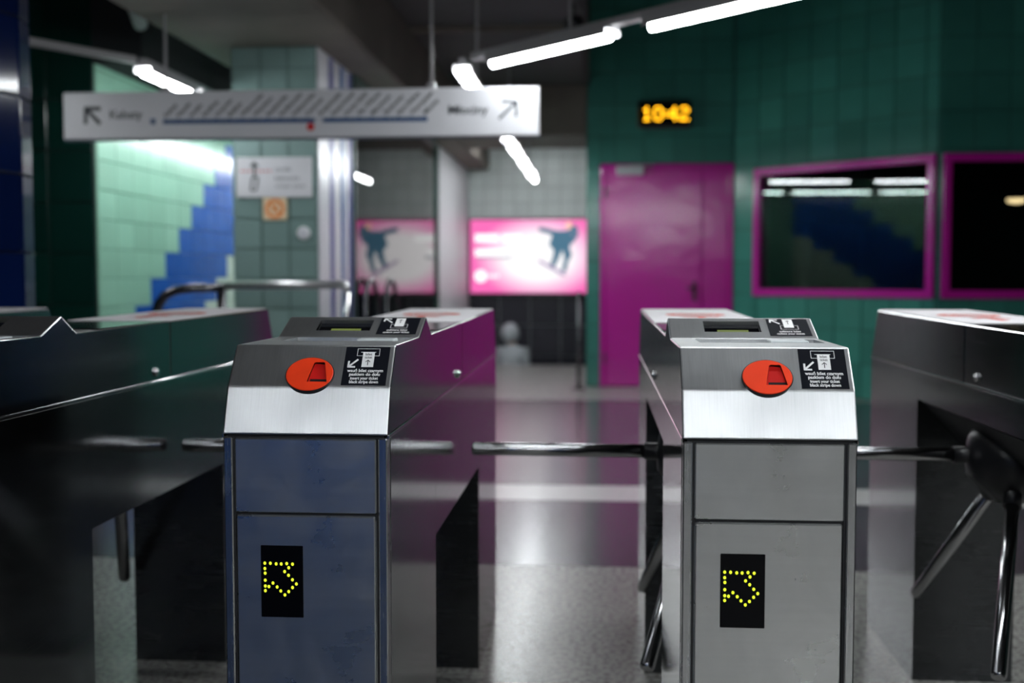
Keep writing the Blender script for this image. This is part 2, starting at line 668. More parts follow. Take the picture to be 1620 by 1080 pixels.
def window(name, M, R, label, mull=()):
    fw = 0.075
    w = struct(MB().box(R[0], R[1], R[2], R[2] + 0.01, -0.15, -0.14).build(name, MAGENTA, None, M), label, 'window')
    u0, u1, z0, z1 = R
    MB().box(u0, u1, z0, z0 + fw, -0.14, 0.045, 0.008).build('window_frame', MAGENTA, w)
    MB().box(u0, u1, z1 - fw, z1, -0.14, 0.045, 0.008).build('window_frame', MAGENTA, w)
    MB().box(u0, u0 + fw, z0 + fw, z1 - fw, -0.14, 0.045, 0.008).build('window_frame', MAGENTA, w)
    MB().box(u1 - fw, u1, z0 + fw, z1 - fw, -0.14, 0.045, 0.008).build('window_frame', MAGENTA, w)
    MB().box(u0 + fw, u1 - fw, z0 + fw, z1 - fw, -0.012, -0.004).build('pane', GLASS_DARK, w)
    return w


window('window_1', MW, W1, 'wide magenta framed booth window on the oblique wall, lamps mirrored in it')
window('window_2', M2, W2, 'magenta framed booth window cut by the right edge of the picture')

# --- booth interior
BD = mat('booth_dark', srgb(34, 38, 42), 0.8)
struct(MB().box(1.42, 7.6, 14.2, 14.3, 0, ZH).build('wall_booth_back', BD), 'dark rear wall inside the staff booth', 'wall')
struct(MB().box(7.5, 7.6, 10.4, 14.2, 0, ZH).build('wall_booth_side', BD), 'dark side wall inside the staff booth', 'wall')
struct(MB().box(1.40, 1.45, YD + 0.2, 14.2, 0, ZH).build('wall_booth_inner', BD), 'dark wall inside the booth behind the door wall', 'wall')
for k, lab in enumerate(('blue grey steel locker inside the booth, nearer the door',
                         'blue grey steel locker inside the booth, nearer the window post')):
    lk = empty('locker', (2.75 + k * 0.62, 13.6, 0))
    tag(lk, lab, 'locker', 'lockers in the booth')
    MB().box(-0.3, 0.3, 0, 0.5, 0, 1.75, 0.01).build('body', LOCKER, lk)
    MB().box(-0.28, 0.28, -0.02, 0, 0.08, 1.72, 0.006).build('locker_door', LOCKER, lk)
    MB().box(0.20, 0.23, -0.05, -0.02, 0.85, 1.0, 0.005).build('handle', CHROME, lk)
pl = empty('pendant_lamp', (4.02, 11.4, 1.90))
tag(pl, 'small warm pendant lamp glowing inside the booth', 'lamp')
MB().tube([(0, 0, 0.06), (0, 0, ZH - 1.90)], 0.006, 6).build('cord', BLACK, pl)
MB().tube([(0, 0, 0.0), (0, 0, 0.03), (0, 0, 0.10)], 0.1, 20, radii=[0.12, 0.10, 0.03]).build('lamp_shade', BLACK, pl)
MB().ball((0, 0, -0.012), 0.09, (1, 1, 0.35)).build('bulb', WARM, pl)

# --- magenta door
d1 = struct(MB().box(0.012, 1.375, YD + 0.02, YD + 0.06, 0, 2.312).build('door_1', MAGENTA),
            'glossy magenta steel double door with a wide and a narrow leaf', 'door')
MB().box(0.012, 0.062, YD - 0.03, YD + 0.02, 0, 2.312, 0.006).build('door_frame', MAGENTA, d1)
MB().box(1.325, 1.375, YD - 0.03, YD + 0.02, 0, 2.312, 0.006).build('door_frame', MAGENTA, d1)
MB().box(0.062, 1.325, YD - 0.03, YD + 0.02, 2.262, 2.312, 0.006).build('door_frame', MAGENTA, d1)
wl = MB().box(0.066, 1.058, YD - 0.022, YD + 0.02, 0.012, 2.258, 0.006).build('door_leaf', MAGENTA, d1)
nl = MB().box(1.066, 1.321, YD - 0.018, YD + 0.02, 0.012, 2.258, 0.006).build('door_leaf', MAGENTA, d1)
MB().box(0.174, 0.454, YD - 0.085, YD - 0.022, 2.195, 2.290, 0.01).tube([(0.30, YD - 0.055, 2.29), (0.55, YD - 0.055, 2.295)], 0.008, 6) \
    .build('door_closer', mat('closer_grey', srgb(200, 200, 204), 0.4), wl)
MB().box(0.965, 1.005, YD - 0.032, YD - 0.022, 0.90, 1.10, 0.008).build('lock_plate', BLACK, wl)
MB().tube([(0.985, YD - 0.03, 1.03), (0.985, YD - 0.075, 1.03), (0.90, YD - 0.075, 1.03)], 0.011, 8).build('handle', BLACK, wl)
for zz in (0.3, 2.02):
    MB().tube([(0.062, YD - 0.036, zz - 0.06), (0.062, YD - 0.036, zz + 0.06)], 0.012, 8).build('hinge', BLACK, wl)

# --- far wall with plinth
wf = struct(MB().box(XS - 2.0, 0.0, YF, YF + 0.2, -1.5, ZC).build('wall_front', mat('pale_grout', srgb(176, 182, 180), 0.8)), 'pale tiled far wall behind the light box', 'wall')
tile_wall(wf, (XS, YF, 0), (1, 0, 0), 1.66, 0.9, ZC, 0.21, 0.21, lambda i, j: WALL_GREY)
tile_wall(wf, (XS, YF, 0), (1, 0, 0), 1.66, -1.2, 0.9, 0.42, 0.42, lambda i, j: PLINTH)

# --- side wall: tiled pier, striped enamel panel, glass, white pier
YP0, YP1, YG1 = 7.14, 8.13, 12.45
pier = struct(MB().box(-2.32, XS, YP0, YP1, 0, ZS).build('wall_pier', GROUT_GREY), 'grey green tiled pier carrying the small white notice', 'pillar')
tile_wall(pier, (-2.32, YP0, 0), (1, 0, 0), 0.536, 0, ZS, 0.1787, 0.19, lambda i, j: GREYGREEN)
tile_wall(pier, (-2.32, YP1, 0), (0, -1, 0), 0.99, 0, ZS, 0.198, 0.19, lambda i, j: GREYGREEN)
pan = MB().box(XS, XS + 0.012, YP0 + 0.01, YP1, 0.01, ZS, 0.002).build('enamel_panel', WHITE_PANEL, pier)
for (y0, m) in ((YP0 + 0.30, VIOLET), (YP0 + 0.62, BLUE_STRIPE), (YP0 + 0.86, VIOLET)):
    MB().box(XS + 0.012, XS + 0.015, y0, y0 + 0.10, 0.01, ZS - 0.01).build('stripe', m, pan)
gw = struct(MB().box(XS - 0.03, XS + 0.03, YP1, YG1, 0, 0.06).build('wall_glass', mat('frame_green', srgb(26, 66, 58), 0.35)),
            'glass side wall mirroring the pink light box', 'glass wall')
FG = MATS['frame_green']
MB().box(XS - 0.03, XS + 0.03, YP1, YG1, ZS - 0.05, ZS).build('glass_frame', FG, gw)
MB().box(XS - 0.03, XS + 0.03, YG1 - 0.05, YG1, 0.06, ZS - 0.05).build('glass_frame', FG, gw)
MB().box(XS - 0.03, XS + 0.03, YP1, YP1 + 0.04, 0.06, ZS - 0.05).build('glass_frame', FG, gw)
MB().box(XS - 0.005, XS + 0.005, YP1 + 0.04, YG1 - 0.05, 0.06, ZS - 0.05).build('pane', GLASS, gw)
struct(MB().box(XS - 0.5, XS, YG1, YF, -1.5, ZS).build('wall_side', mat('white_plaster', srgb(206, 202, 206), 0.45)),
       'white pier between the glass wall and the pink light box', 'pillar')

# --- left: mural wall and the shaded wall in front of it
XM, YM = -3.2, 7.076
wm = struct(MB().box(XM - 0.3, XM, YM, YF, 0, ZC).build('wall_left', mat('mural_back', srgb(104, 150, 134), 0.5)),
            'mint and blue stepped tile mural on the left side wall', 'wall')
TW, TH = 0.28, 0.19


def mural(i, j):
    # depth y and height z of the tile centre
    y = YM + (i + 0.5) * TW
    z = 0.0 + (j + 0.5) * TH
    k = math.floor((y - 7.95) / TW)
    edge = 1.10 + k * TH
    edge2 = 1.08 + math.floor((y - 9.30) / TW) * TH
    if z < edge2:
        return PALE
    if z < edge:
        return BLUE
    return MINT


tile_wall(wm, (XM, YM, 0), (0, 1, 0), 3.36, 0, ZC, TW, TH, mural, joint=0.004)
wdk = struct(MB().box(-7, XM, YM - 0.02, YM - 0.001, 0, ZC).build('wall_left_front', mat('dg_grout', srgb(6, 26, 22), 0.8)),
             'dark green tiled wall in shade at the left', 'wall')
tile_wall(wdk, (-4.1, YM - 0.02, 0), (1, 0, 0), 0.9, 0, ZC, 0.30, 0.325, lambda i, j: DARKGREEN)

# --- blue round column at the left edge
bc = struct(MB().tube([(-2.69, 4.45, 0), (-2.69, 4.45, ZC)], 0.35, 40).build('wall_column', mat('col_grout', srgb(6, 16, 44), 0.8)),
            'glossy cobalt blue tiled round column at the left edge', 'pillar')
NF = 14
for k in range(NF):
    a = 2 * math.pi * (k + 0.5) / NF
    n = Vector((math.cos(a), math.sin(a), 0))
    if n.y > 0.75:
        continue
    wf_ = 2 * 0.352 * math.tan(math.pi / NF)
    o_ = Vector((-2.69, 4.45, 0)) + n * 0.350
    r_ = Vector((0, 0, 1)).cross(n)
    tile_wall(bc, o_ - r_ * wf_ / 2, r_, wf_, 0, ZC, wf_, 0.313, lambda i, j: COBALT, joint=0.006)

# --- the hall behind the camera
struct(MB().box(-7, 8, -8.2, -8, 0, ZH).build('wall_rear', mat('rear_grey', srgb(150, 152, 152), 0.6)), 'plain grey wall closing the hall behind the gates', 'wall')
struct(MB().box(-7.2, -7, -8, YF, 0, ZH).build('wall_outer_left', mat('rear_green', srgb(20, 60, 52), 0.5)), 'dark outer wall on the left', 'wall')
struct(MB().box(8, 8.2, -8, YF, 0, ZH).build('wall_outer_right', MATS['rear_green']), 'dark outer wall on the right', 'wall')
wb = struct(MB().box(-3.4, -0.55, -1.9, -1.30, 0, ZC).build('rear_tint_block', mat('blue_rear', srgb(14, 72, 140), 0.4)), 'blue block added behind the camera to tint the steel of the left gates', 'pillar')  # added out of view, its blue reflects in the left steel fronts


mt = empty('tint_mat', (-1.35, 0.2, 0))  # unseen mat, added so that navy shows in the lower steel reflections
tag(mt, 'dark navy ribbed mat added out of frame to tint the left turnstile fronts', 'mat')
MB().box(-1.05, 1.05, -1.35, 1.15, 0, 0.012, 0.004).build('mat_base', mat('navy_mat', srgb(16, 42, 76), 0.8), mt)
for k in range(20):
    MB().box(-1.02, 1.02, -1.32 + k * 0.128, -1.27 + k * 0.128, 0.012, 0.017).build('rib', MATS['navy_mat'], mt)

# ================================================================== LAMPS
def lamp_run(name, p, q, tubes, label, hangers=(), zc=ZC, group='fluorescent light lines'):
    """A rail from p to q with fluorescent tubes (start, end in metres along it) under an open channel."""
    p, q = Vector(p), Vector(q)
    d = (q - p).normalized()
    L = (q - p).length
    root = empty(name, p)
    root.rotation_euler = (0, 0, math.atan2(d.y, d.x))
    tag(root, label, 'lamp', group)
    MB().box(0, L, -0.022, 0.022, 0.035, 0.075, 0.004).build('rail', RAIL_GREY, root)
    for (a, b) in tubes:
        ch = MB().box(a - 0.02, b + 0.02, -0.05, 0.05, 0.024, 0.036).box(a - 0.02, b + 0.02, -0.052, -0.047, -0.005, 0.03) \
            .box(a - 0.02, b + 0.02, 0.047, 0.052, -0.005, 0.03).build('reflector', RAIL_GREY, root)
        MB().tube([(a, 0, -0.006), (b, 0, -0.006)], 0.022, 14).build('tube', TUBE, ch)
    for h in hangers:
        MB().tube([(h, 0, 0.07), (h, 0, zc - p.z)], 0.009, 6).build('hanger', RAIL_GREY, root)
    return root


def spaced(a, b, n, gap):
    l = (b - a - gap * (n - 1)) / n
    return [(a + k * (l + gap), a + k * (l + gap) + l) for k in range(n)]


ZL = 2.31
lamp_run('fluorescent_lamp', (-0.70, 6.335, ZL), (1.98, 3.523, ZL), [(0.18, 1.08), (1.36, 2.26), (2.56, 3.46)],
         'long slanting light line crossing the picture above the clock', hangers=(0.80,), zc=ZC)
lamp_run('fluorescent_lamp', (-0.772, 6.42, ZL), (-0.772, 13.75, ZL), spaced(0.03, 7.3, 6, 0.32),
         'light line running into depth behind the right end of the route sign', hangers=(0.8, 3.4, 6.0))
lamp_run('fluorescent_lamp', (-2.572, 6.32, ZL), (-2.572, 13.0, ZL), [(0.02, 0.72)] + spaced(0.85, 6.6, 5, 0.15),
         'light line running into depth along the mint tile mural', hangers=(3.2,), zc=ZS)
lamp_run('fluorescent_lamp', (-3.55, 4.76, ZL), (-2.60, 6.28, ZL), [(0.05, 0.85)],
         'slanting lamp rail between the cobalt column and the left end of the route sign', hangers=(1.1,))
lamp_run('fluorescent_lamp', (2.05, 3.38, ZL), (2.05, -5.5, ZL), spaced(0.3, 8.7, 7, 0.15),
         'light line over the passage to the right of the gates', hangers=(0.8, 4.5, 8), zc=ZH)
lamp_run('fluorescent_lamp', (-1.6, -0.35, ZL), (2.0, -0.35, ZL), spaced(0.1, 3.5, 3, 0.1),
         'light line across the hall just behind the camera', hangers=(0.4,))
lamp_run('fluorescent_lamp', (0.0, -3.2, ZL), (2.0, -3.2, ZL), spaced(0.1, 1.9, 2, 0.1),  # added unseen lamp, brightens the gates on the right
         'light line added farther behind the camera to brighten the right side', hangers=(0.4,))
lamp_run('fluorescent_lamp', (-0.5, 2.25, ZL), (1.95, 2.25, ZL), spaced(0.05, 2.4, 2, 0.1),
         'light line across the hall above the gates, out of the frame', hangers=(0.3,))
lamp_run('fluorescent_lamp', (-1.42, 13.85, 2.79), (-0.22, 13.85, 2.79), [(0.05, 1.15)],  # added lamp hidden by the beam, brightens the far wall
         'light line added out of sight behind the cross beam to brighten the wall above the light box', hangers=(0.6,))


# ================================================================== TURNSTILES
def make_turnstile():
    root = empty('turnstile', (0, 0, 0))
    hw = 0.14
    # hood profile (y, z)
    P = [(0, 0.894), (0.029, 0.972), (0.083, 1.039), (0.341, 1.039), (0.431, 1.075), (0.500, 1.037), (1.028, 1.040), (1.028, 0.894)]
    hood = MB().prism(P, 'x', -hw, hw, bevel=0.003).mesh('front_hood')
    # frames on the faces
    fu = Vector((0, 0.054, 0.067)).normalized()          # up the tilted front facet
    FU = plane_matrix((0, 0.029, 0.972), (1, 0, 0), fu)
    wu = Vector((0, 0.090, 0.036)).normalized()          # up the display wedge
    WU = plane_matrix((0, 0.341, 1.039), (1, 0, 0), wu)
    lf, lw = 0.0861, 0.0969

    def local_box(M, x0, x1, y0, y1, z0, z1, bev=0.0):
        b = MB().box(x0, x1, y0, y1, z0, z1, bev)
        bmesh.ops.transform(b.bm, matrix=M, verts=b.bm.verts)
        return b
    disp = (-0.072, 0.036, 0.030, 0.080)
    tray = MB().box(-0.095, 0.125, 0.205, 0.318, 1.031, 1.06)
    hood = cut(hood, local_box(WU, disp[0], disp[1], disp[2], disp[3], -0.009, 0.02).mesh('c'), tray.mesh('c'))
    hood.materials.clear()
    hood.materials.append(STEEL_HOOD)
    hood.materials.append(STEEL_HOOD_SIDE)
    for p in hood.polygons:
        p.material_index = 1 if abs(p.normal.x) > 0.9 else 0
    ho = link('front_hood', hood, None, root)
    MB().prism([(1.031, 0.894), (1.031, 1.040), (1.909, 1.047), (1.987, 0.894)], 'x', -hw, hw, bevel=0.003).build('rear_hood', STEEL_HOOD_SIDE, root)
    # tray bottom with the ticket mouth
    MB().box(-0.0945, 0.1245, 0.2055, 0.3175, 1.0312, 1.0325).build('return_tray', STEEL_POST, ho)
    MB().box(0.035, 0.105, 0.250, 0.300, 1.0325, 1.0400, 0.002).build('ticket_lip', mat('lip_grey', srgb(190, 196, 198), 0.3), ho)
    # display
    sc = local_box(WU, disp[0] + 0.001, disp[1] - 0.001, disp[2] + 0.001, disp[3] - 0.001, -0.0088, -0.0075).build('display', LED_BLACK, root)
    local_box(WU, disp[0] + 0.026, disp[1] - 0.022, disp[2] + 0.006, disp[2] + 0.024, -0.0075, -0.0070).build('lit_text_row', LCD, sc)
    # red ticket disc
    cx, cy = 0.0, 0.022
    DM = FU @ Matrix.Translation((0.0, cy, 0))
    rx, ry = 0.0405, 0.0335
    n = 48
    ring = [(rx * math.cos(2 * math.pi * k / n), ry * math.sin(2 * math.pi * k / n)) for k in range(n)]
    b = MB().prism([(x * 1.035, y * 1.035) for x, y in ring], 'z', -0.004, 0.0046)
    dm = MB().prism(ring, 'z', -0.003, 0.0062, bevel=0.0008, seg=1).mesh('ticket_disc')
    pk = MB().prism([(-0.003, -0.016), (0.0315, -0.016), (0.030, -0.008), (0.0235, 0.022), (0.0215, 0.024), (0.007, 0.024), (0.0045, 0.022), (-0.001, -0.004)], 'z', 0.0012, 0.02).mesh('c')
    disc = link('ticket_disc', cut(dm, pk), RED, root, DM)
    link('disc_rim', cut(b.mesh('disc_rim'), pk.copy()), BLACK, root, DM)
    b = MB()
    b.prism([(-0.0025, -0.0155), (0.031, -0.0155), (0.0297, -0.008), (0.0232, 0.0215), (0.0068, 0.0235), (0.0047, 0.0215), (-0.0005, -0.004)], 'z', 0.0012, 0.0018)
    b.build('pocket', RED_DEEP, disc)
    MB().box(0.0015, 0.0300, -0.0155, -0.0085, 0.0018, 0.0023).build('ticket_slot', BLACK, disc)
    # --- sticker on the tilted front facet
    sw, sh = 0.0765, 0.0790
    SM = FU @ Matrix.Translation((0.093, 0.0425, 0.0))
    st = MB().box(-sw / 2, sw / 2, -sh / 2, sh / 2, 0.0, 0.0007, 0.0003).build('instruction_sticker', STICKER, root, SM)
    U = lambda u, v: (-sw / 2 + u * sw, sh / 2 - v * sh)
    f = Flat(0.0007)
    a0, a1 = U(0.265, 0.245), U(0.775, 0.05)
    f.frame(a0[0], a1[0], a0[1], a1[1], 0.0009)
    f.line(U(0.35, 0.145), U(0.69, 0.145), 0.0011)
    f.arrow(U(0.31, 0.335), U(0.105, 0.53), 0.0034, 0.012)
    f.build('pictogram', INK_WHITE, st)
    f = Flat(0.0009)
    t0, t1 = U(0.40, 0.535), U(0.665, 0.145)
    f.rect(t0[0], t1[0], t0[1], t1[1])
    f.build('ticket_print', INK_WHITE, st)
    f = Flat(0.0011)
    f.arrow(U(0.533, 0.49), U(0.533, 0.355), 0.0013, 0.0055)
    f.build('ticket_arrow', INK_BLACK, st)
    bx, by = U(0.533, 0.205)
    cx2, cy2 = U(0.533, 0.285)
    link('ticket_lettering', join_text([(text_fit('bilet', 0.0115, 0.0066, 0.0001), bx, by, 0), (text_fit('ticket', 0.0125, 0.0066, 0.0001), cx2, cy2, 0)]),
         INK_BLACK, st, Matrix.Translation((0, 0, 0.0012)))
    rows = [('wsuń bilet czarnym', 0.63, 0.0615, 0.0086), ('paskiem do dołu', 0.725, 0.0525, 0.0086),
            ('insert your ticket', 0.825, 0.0475, 0.0082), ('black stripe down', 0.92, 0.0495, 0.0082)]
    link('lettering', join_text([(text_fit(s, w_, h_, 0.00022), 0, U(0, v)[1], 0) for s, v, w_, h_ in rows]), INK_WHITE, st,
         Matrix.Translation((0, 0, 0.0010)))
    # --- sticker on the display wedge
    sw2, sh2 = 0.079, 0.078
    SM2 = WU @ Matrix.Translation((0.0905, 0.0515, 0.0))
    st2 = MB().box(-sw2 / 2, sw2 / 2, -sh2 / 2, sh2 / 2, 0.0, 0.0007, 0.0003).build('return_sticker', STICKER, root, SM2)
    V = lambda u, v: (-sw2 / 2 + u * sw2, sh2 / 2 - v * sh2)
    f = Flat(0.0007)
    f.arrow(V(0.31, 0.31), V(0.10, 0.06), 0.0036, 0.0135)
    a0, a1 = V(0.30, 0.64), V(0.73, 0.40)
    f.frame(a0[0], a1[0], a0[1], a1[1], 0.0010)
    f.build('pictogram', INK_WHITE, st2)
    f = Flat(0.0009)
    t0, t1 = V(0.39, 0.54), V(0.63, 0.04)
    f.rect(t0[0], t1[0], t0[1], t1[1])
    f.build('ticket_print', INK_WHITE, st2)
    f = Flat(0.0011)
    f.arrow(V(0.51, 0.34), V(0.51, 0.13), 0.0014, 0.005)
    f.build('ticket_arrow', INK_BLACK, st2)
    link('lettering', join_text([(text_fit('odbierz bilet', 0.041, 0.0105, 0.0002), 0, V(0, 0.765)[1], 0),
                                 (text_fit('collect your ticket', 0.052, 0.0105, 0.0002), 0, V(0, 0.90)[1], 0)]), INK_WHITE, st2,
         Matrix.Translation((0, 0, 0.0010)))
    # --- front leg: core, corner posts, upper panel, service door
    MB().box(-0.137, 0.137, 0.010, 0.551, 0, 0.886).build('front_leg', STEEL_SIDE, root)
    MB().box(-0.132, 0.132, 0.008, 0.30, 0.886, 0.894).build('shadow_gap', BLACK_MATT, root)
    for s in (-1, 1):
        MB().box(min(s * 0.1385, s * 0.1235), max(s * 0.1385, s * 0.1235), 0.001, 0.030, 0.0, 0.889, 0.002).build('corner_post', STEEL_POST, root)
        MB().box(min(s * 0.1235, s * 0.1195), max(s * 0.1235, s * 0.1195), 0.006, 0.010, 0.0, 0.886).build('groove', BLACK_MATT, root)
        # polished side sheets: front leg and rear leg
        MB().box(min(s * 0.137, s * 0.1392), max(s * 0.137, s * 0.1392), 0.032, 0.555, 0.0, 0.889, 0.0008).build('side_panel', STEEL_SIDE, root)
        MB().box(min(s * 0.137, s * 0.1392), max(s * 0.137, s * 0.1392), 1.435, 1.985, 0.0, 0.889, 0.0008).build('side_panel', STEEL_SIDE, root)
    MB().box(-0.1195, 0.1195, 0.002, 0.012, 0.7625, 0.887, 0.002).build('upper_panel', STEEL_FRONT, root)
    MB().box(-0.1195, 0.1195, 0.0085, 0.0100, 0.750, 0.770).build('groove', BLACK_MATT, root)
    door = MB().box(-0.1180, 0.1175, 0.002, 0.012, 0.03, 0.7575, 0.002).build('service_door', STEEL_FRONT, root)
    led = MB().box(-0.077, -0.005, 0.0005, 0.004, 0.585, 0.707, 0.0008).build('led_window', LED_BLACK, root)
    dots = [(430, 620), (453, 620), (477, 622), (498, 622), (521, 620), (545, 622), (529, 637), (512, 653), (528, 668), (544, 686), (560, 703),
            (544, 718), (528, 735), (512, 749), (495, 733), (480, 717), (463, 701), (446, 716), (431, 733), (430, 642), (431, 661), (431, 690), (431, 714)]
    b = MB()
    for (px, py) in dots:
        x = -0.077 + (px - 413) / 175 * 0.072
        z = 0.707 - (py - 547) / 295 * 0.122
        b.ball((x, 0.0006, z), 0.0025, (1, 0.6, 1.15), 8, 6)
    b.build('led_dots', LED_DOT, led)
    # --- rear leg, bridge with the slanting hub face
    MB().box(-0.137, 0.137, 1.435, 1.983, 0, 0.886).build('rear_leg', STEEL_INNER, root)
    MB().prism([(-0.1392, 0.889), (-0.1392, 0.81), (-0.130, 0.81), (0.078, 0.602), (0.1392, 0.602), (0.1392, 0.889)], 'y', 0.556, 1.434) \
        .build('bridge', STEEL_SIDE, root)
    MB().prism([(-0.128, 0.8075), (-0.131, 0.8045), (0.075, 0.5985), (0.078, 0.6015)], 'y', 0.560, 1.430).build('hub_plate', BLACK_MATT, root)
    # lock studs on the hood
    for s in (-1, 1):
        MB().tube([(s * 0.139, 0.93, 0.917), (s * 0.146, 0.93, 0.917)], 0.011, 16).tube([(s * 0.146, 0.93, 0.917), (s * 0.149, 0.93, 0.917)], 0.006, 12) \
            .build('lock_stud', CHROME, root)
        # bright trim along the bottom edge of the hood
        MB().box(min(s * 0.1385, s * 0.1415), max(s * 0.1385, s * 0.1415), 0.004, 1.985, 0.8875, 0.8945, 0.001).build('hood_edge', CHROME, root)
    # white top plate with red marks
    tp = MB().box(-0.136, 0.136, 0.62, 1.022, 1.0400, 1.0408).build('top_glass', LED_BLACK, root)
    t2 = MB().box(-0.137, 0.137, 1.034, 1.900, 0.0, 0.0012).build('top_plate', TOP_WHITE, root,
                                                               Matrix.Translation((0, 0, 1.0412)) @ Matrix.Rotation(0.0, 4, 'X'))
    me = t2.data
    for v in me.vertices:
        v.co.z += 0.0072 * (v.co.y - 1.034) / 0.875
    f = Flat(0.0)
    f.ring((0.0, 0.0), 0.06, 0.085)
    f.rect(-0.05, 0.05, -0.014, 0.014)
    f.arrow((0.0, -0.30), (0.0, -0.14), 0.02, 0.07)
    o = f.build('print', TOP_RED, t2, Matrix.Translation((0.0, 1.45, 0.0052)) @ Matrix.Rotation(0.00823, 4, 'X'))
    # --- tripod
    ax = Vector((-1, 0, -1)).normalized()
    apex = Vector((-0.01, 1.03, 0.715))
    hub = MB().tube([apex + ax * 0.00, apex + ax * 0.045, apex + ax * 0.085, apex + ax * 0.115], 0.1, 24, radii=[0.118, 0.112, 0.085, 0.050]) \
        .build('hub', BLACK, root)
    for k in range(3):
        d = Matrix.Rotation(k * 2 * math.pi / 3 + 0.035, 3, ax) @ Vector((-1, 0, 0))
        arm = MB().tube([apex + d * 0.06, apex + d * 0.582, apex + d * 0.589, apex + d * 0.590], 0.017, 18, radii=[0.017, 0.017, 0.015, 0.012]).build('arm', ARM, root)
        MB().tube([apex + d * 0.075, apex + d * 0.150], 0.0215, 16).build('arm_socket', BLACK, arm)
    return root


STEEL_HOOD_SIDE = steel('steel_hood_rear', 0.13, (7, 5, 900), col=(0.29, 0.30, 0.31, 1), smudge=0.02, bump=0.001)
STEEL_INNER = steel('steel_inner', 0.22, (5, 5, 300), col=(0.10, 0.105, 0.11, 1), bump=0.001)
ARM = mat('polished_arm', (0.42, 0.42, 0.43, 1), 0.16, 1)
proto = make_turnstile()
index_children()
gates = ((-0.4872, 'steel turnstile with dark blue front and a red ticket disc, left of the centre passage'),
         (0.2761, 'steel turnstile with pale grey front and a red ticket disc, right of the centre passage'),
         (1.0394, 'steel turnstile cut by the right edge, its hub and hanging arms in view'),
         (-1.2505, 'dark steel turnstile at the left edge, only its shaded flank in view'),
         (-2.0138, 'farthest left turnstile, only its top showing behind the dark flank'))
for i, (x, lab) in enumerate(gates):
    t = proto if i == 0 else copy_tree(proto)
    t.location = (x, 1.8476, 0)
    tag(t, lab, 'turnstile', 'row of ticket turnstiles')
    if i >= 3:       # the two left machines carry no sticker on the display wedge
        for ch in [c for c in t.children if c.name.startswith('return_sticker')]:
            for g in list(ch.children):
                bpy.data.objects.remove(g)
            bpy.data.objects.remove(ch)

# ================================================================== ROUTE SIGN
SG = empty('route_sign', (-1.648, 6.2, 1.913))
tag(SG, 'long white hanging route sign with blue line map and two arrows', 'sign')
SWD, SHT = 2.645, 0.259
MB().box(-SWD / 2, SWD / 2, -0.03, 0.03, 0, SHT, 0.006).build('panel', SIGN_WHITE, SG)
MB().box(-SWD / 2 - 0.004, SWD / 2 + 0.004, -0.02, 0.034, -0.006, 0.0).build('bottom_rail', mat('sign_edge', srgb(40, 60, 84), 0.4), SG)
for hx in (-0.745, 0.737):
    MB().tube([(hx, 0, SHT), (hx, 0, ZC - 1.913)], 0.009, 8).box(hx - 0.02, hx + 0.02, -0.02, 0.02, SHT, SHT + 0.03).build('hanger', RAIL_GREY, SG)
PM = plane_matrix((0, -0.0305, 0), (1, 0, 0), (0, 0, 1))
sx = lambda px: (px - 479) / 748 * SWD
for (a_, b_, w_, h_) in (((sx(165), 0.085), (sx(142), 0.170), 0.022, 0.085), ((sx(792), 0.090), (sx(819), 0.180), 0.014, 0.080)):
    Flat(0, 0.0006).arrow(a_, b_, w_, h_).build('arrow', SIGN_TEXT, SG, PM)
f = Flat(0, 0.0006)
f.rect(sx(266), sx(507), 0.081, 0.104)
f.rect(sx(519), sx(682), 0.081, 0.104)
f.rect(sx(246), sx(254), 0.080, 0.110)
for k in range(21):
    xk = 268 + k * 20.4
    f.rect(sx(xk), sx(xk + 3), 0.103, 0.109)
f.build('blue_line', SIGN_BLUE, SG, PM)
f = Flat(0, 0.0008)
f.disc((sx(500), 0.058), 0.022)
f.build('red_dot', SIGN_RED, SG, PM)
stations = ['Kabaty', 'Natolin', 'Imielin', 'Stokłosy', 'Ursynów', 'Służew', 'Wilanowska', 'Wierzbno', 'Racławicka', 'Pole Mokotowskie',
            'Politechnika', 'Centrum', 'Świętokrzyska', 'Ratusz Arsenał', 'Dworzec Gdański', 'Plac Wilsona', 'Marymont', 'Słodowiec',
            'Stare Bielany', 'Wawrzyszew', 'Młociny']
for k, s in enumerate(stations):
    me = text_mesh(s, 0.034, 'LEFT', 0.0008)
    x1 = max(v.co.x for v in me.vertices)
    if x1 > 0.165:
        for v in me.vertices:
            v.co.x *= 0.165 / x1
    link('station_name', join_text([(me, 0, 0, math.radians(45))]), SIGN_TEXT, SG, PM @ Matrix.Translation((sx(269 + k * 20.4), 0.122, 0.0007)))
for (s, w_, x_, z_) in (('Kabaty', 0.185, sx(207), 0.133), ('Młociny', 0.215, sx(745), 0.138)):
    link('terminus_name', text_fit(s, w_, 0.066, 0.001), SIGN_TEXT, SG, PM @ Matrix.Translation((x_, z_, 0.0007)))

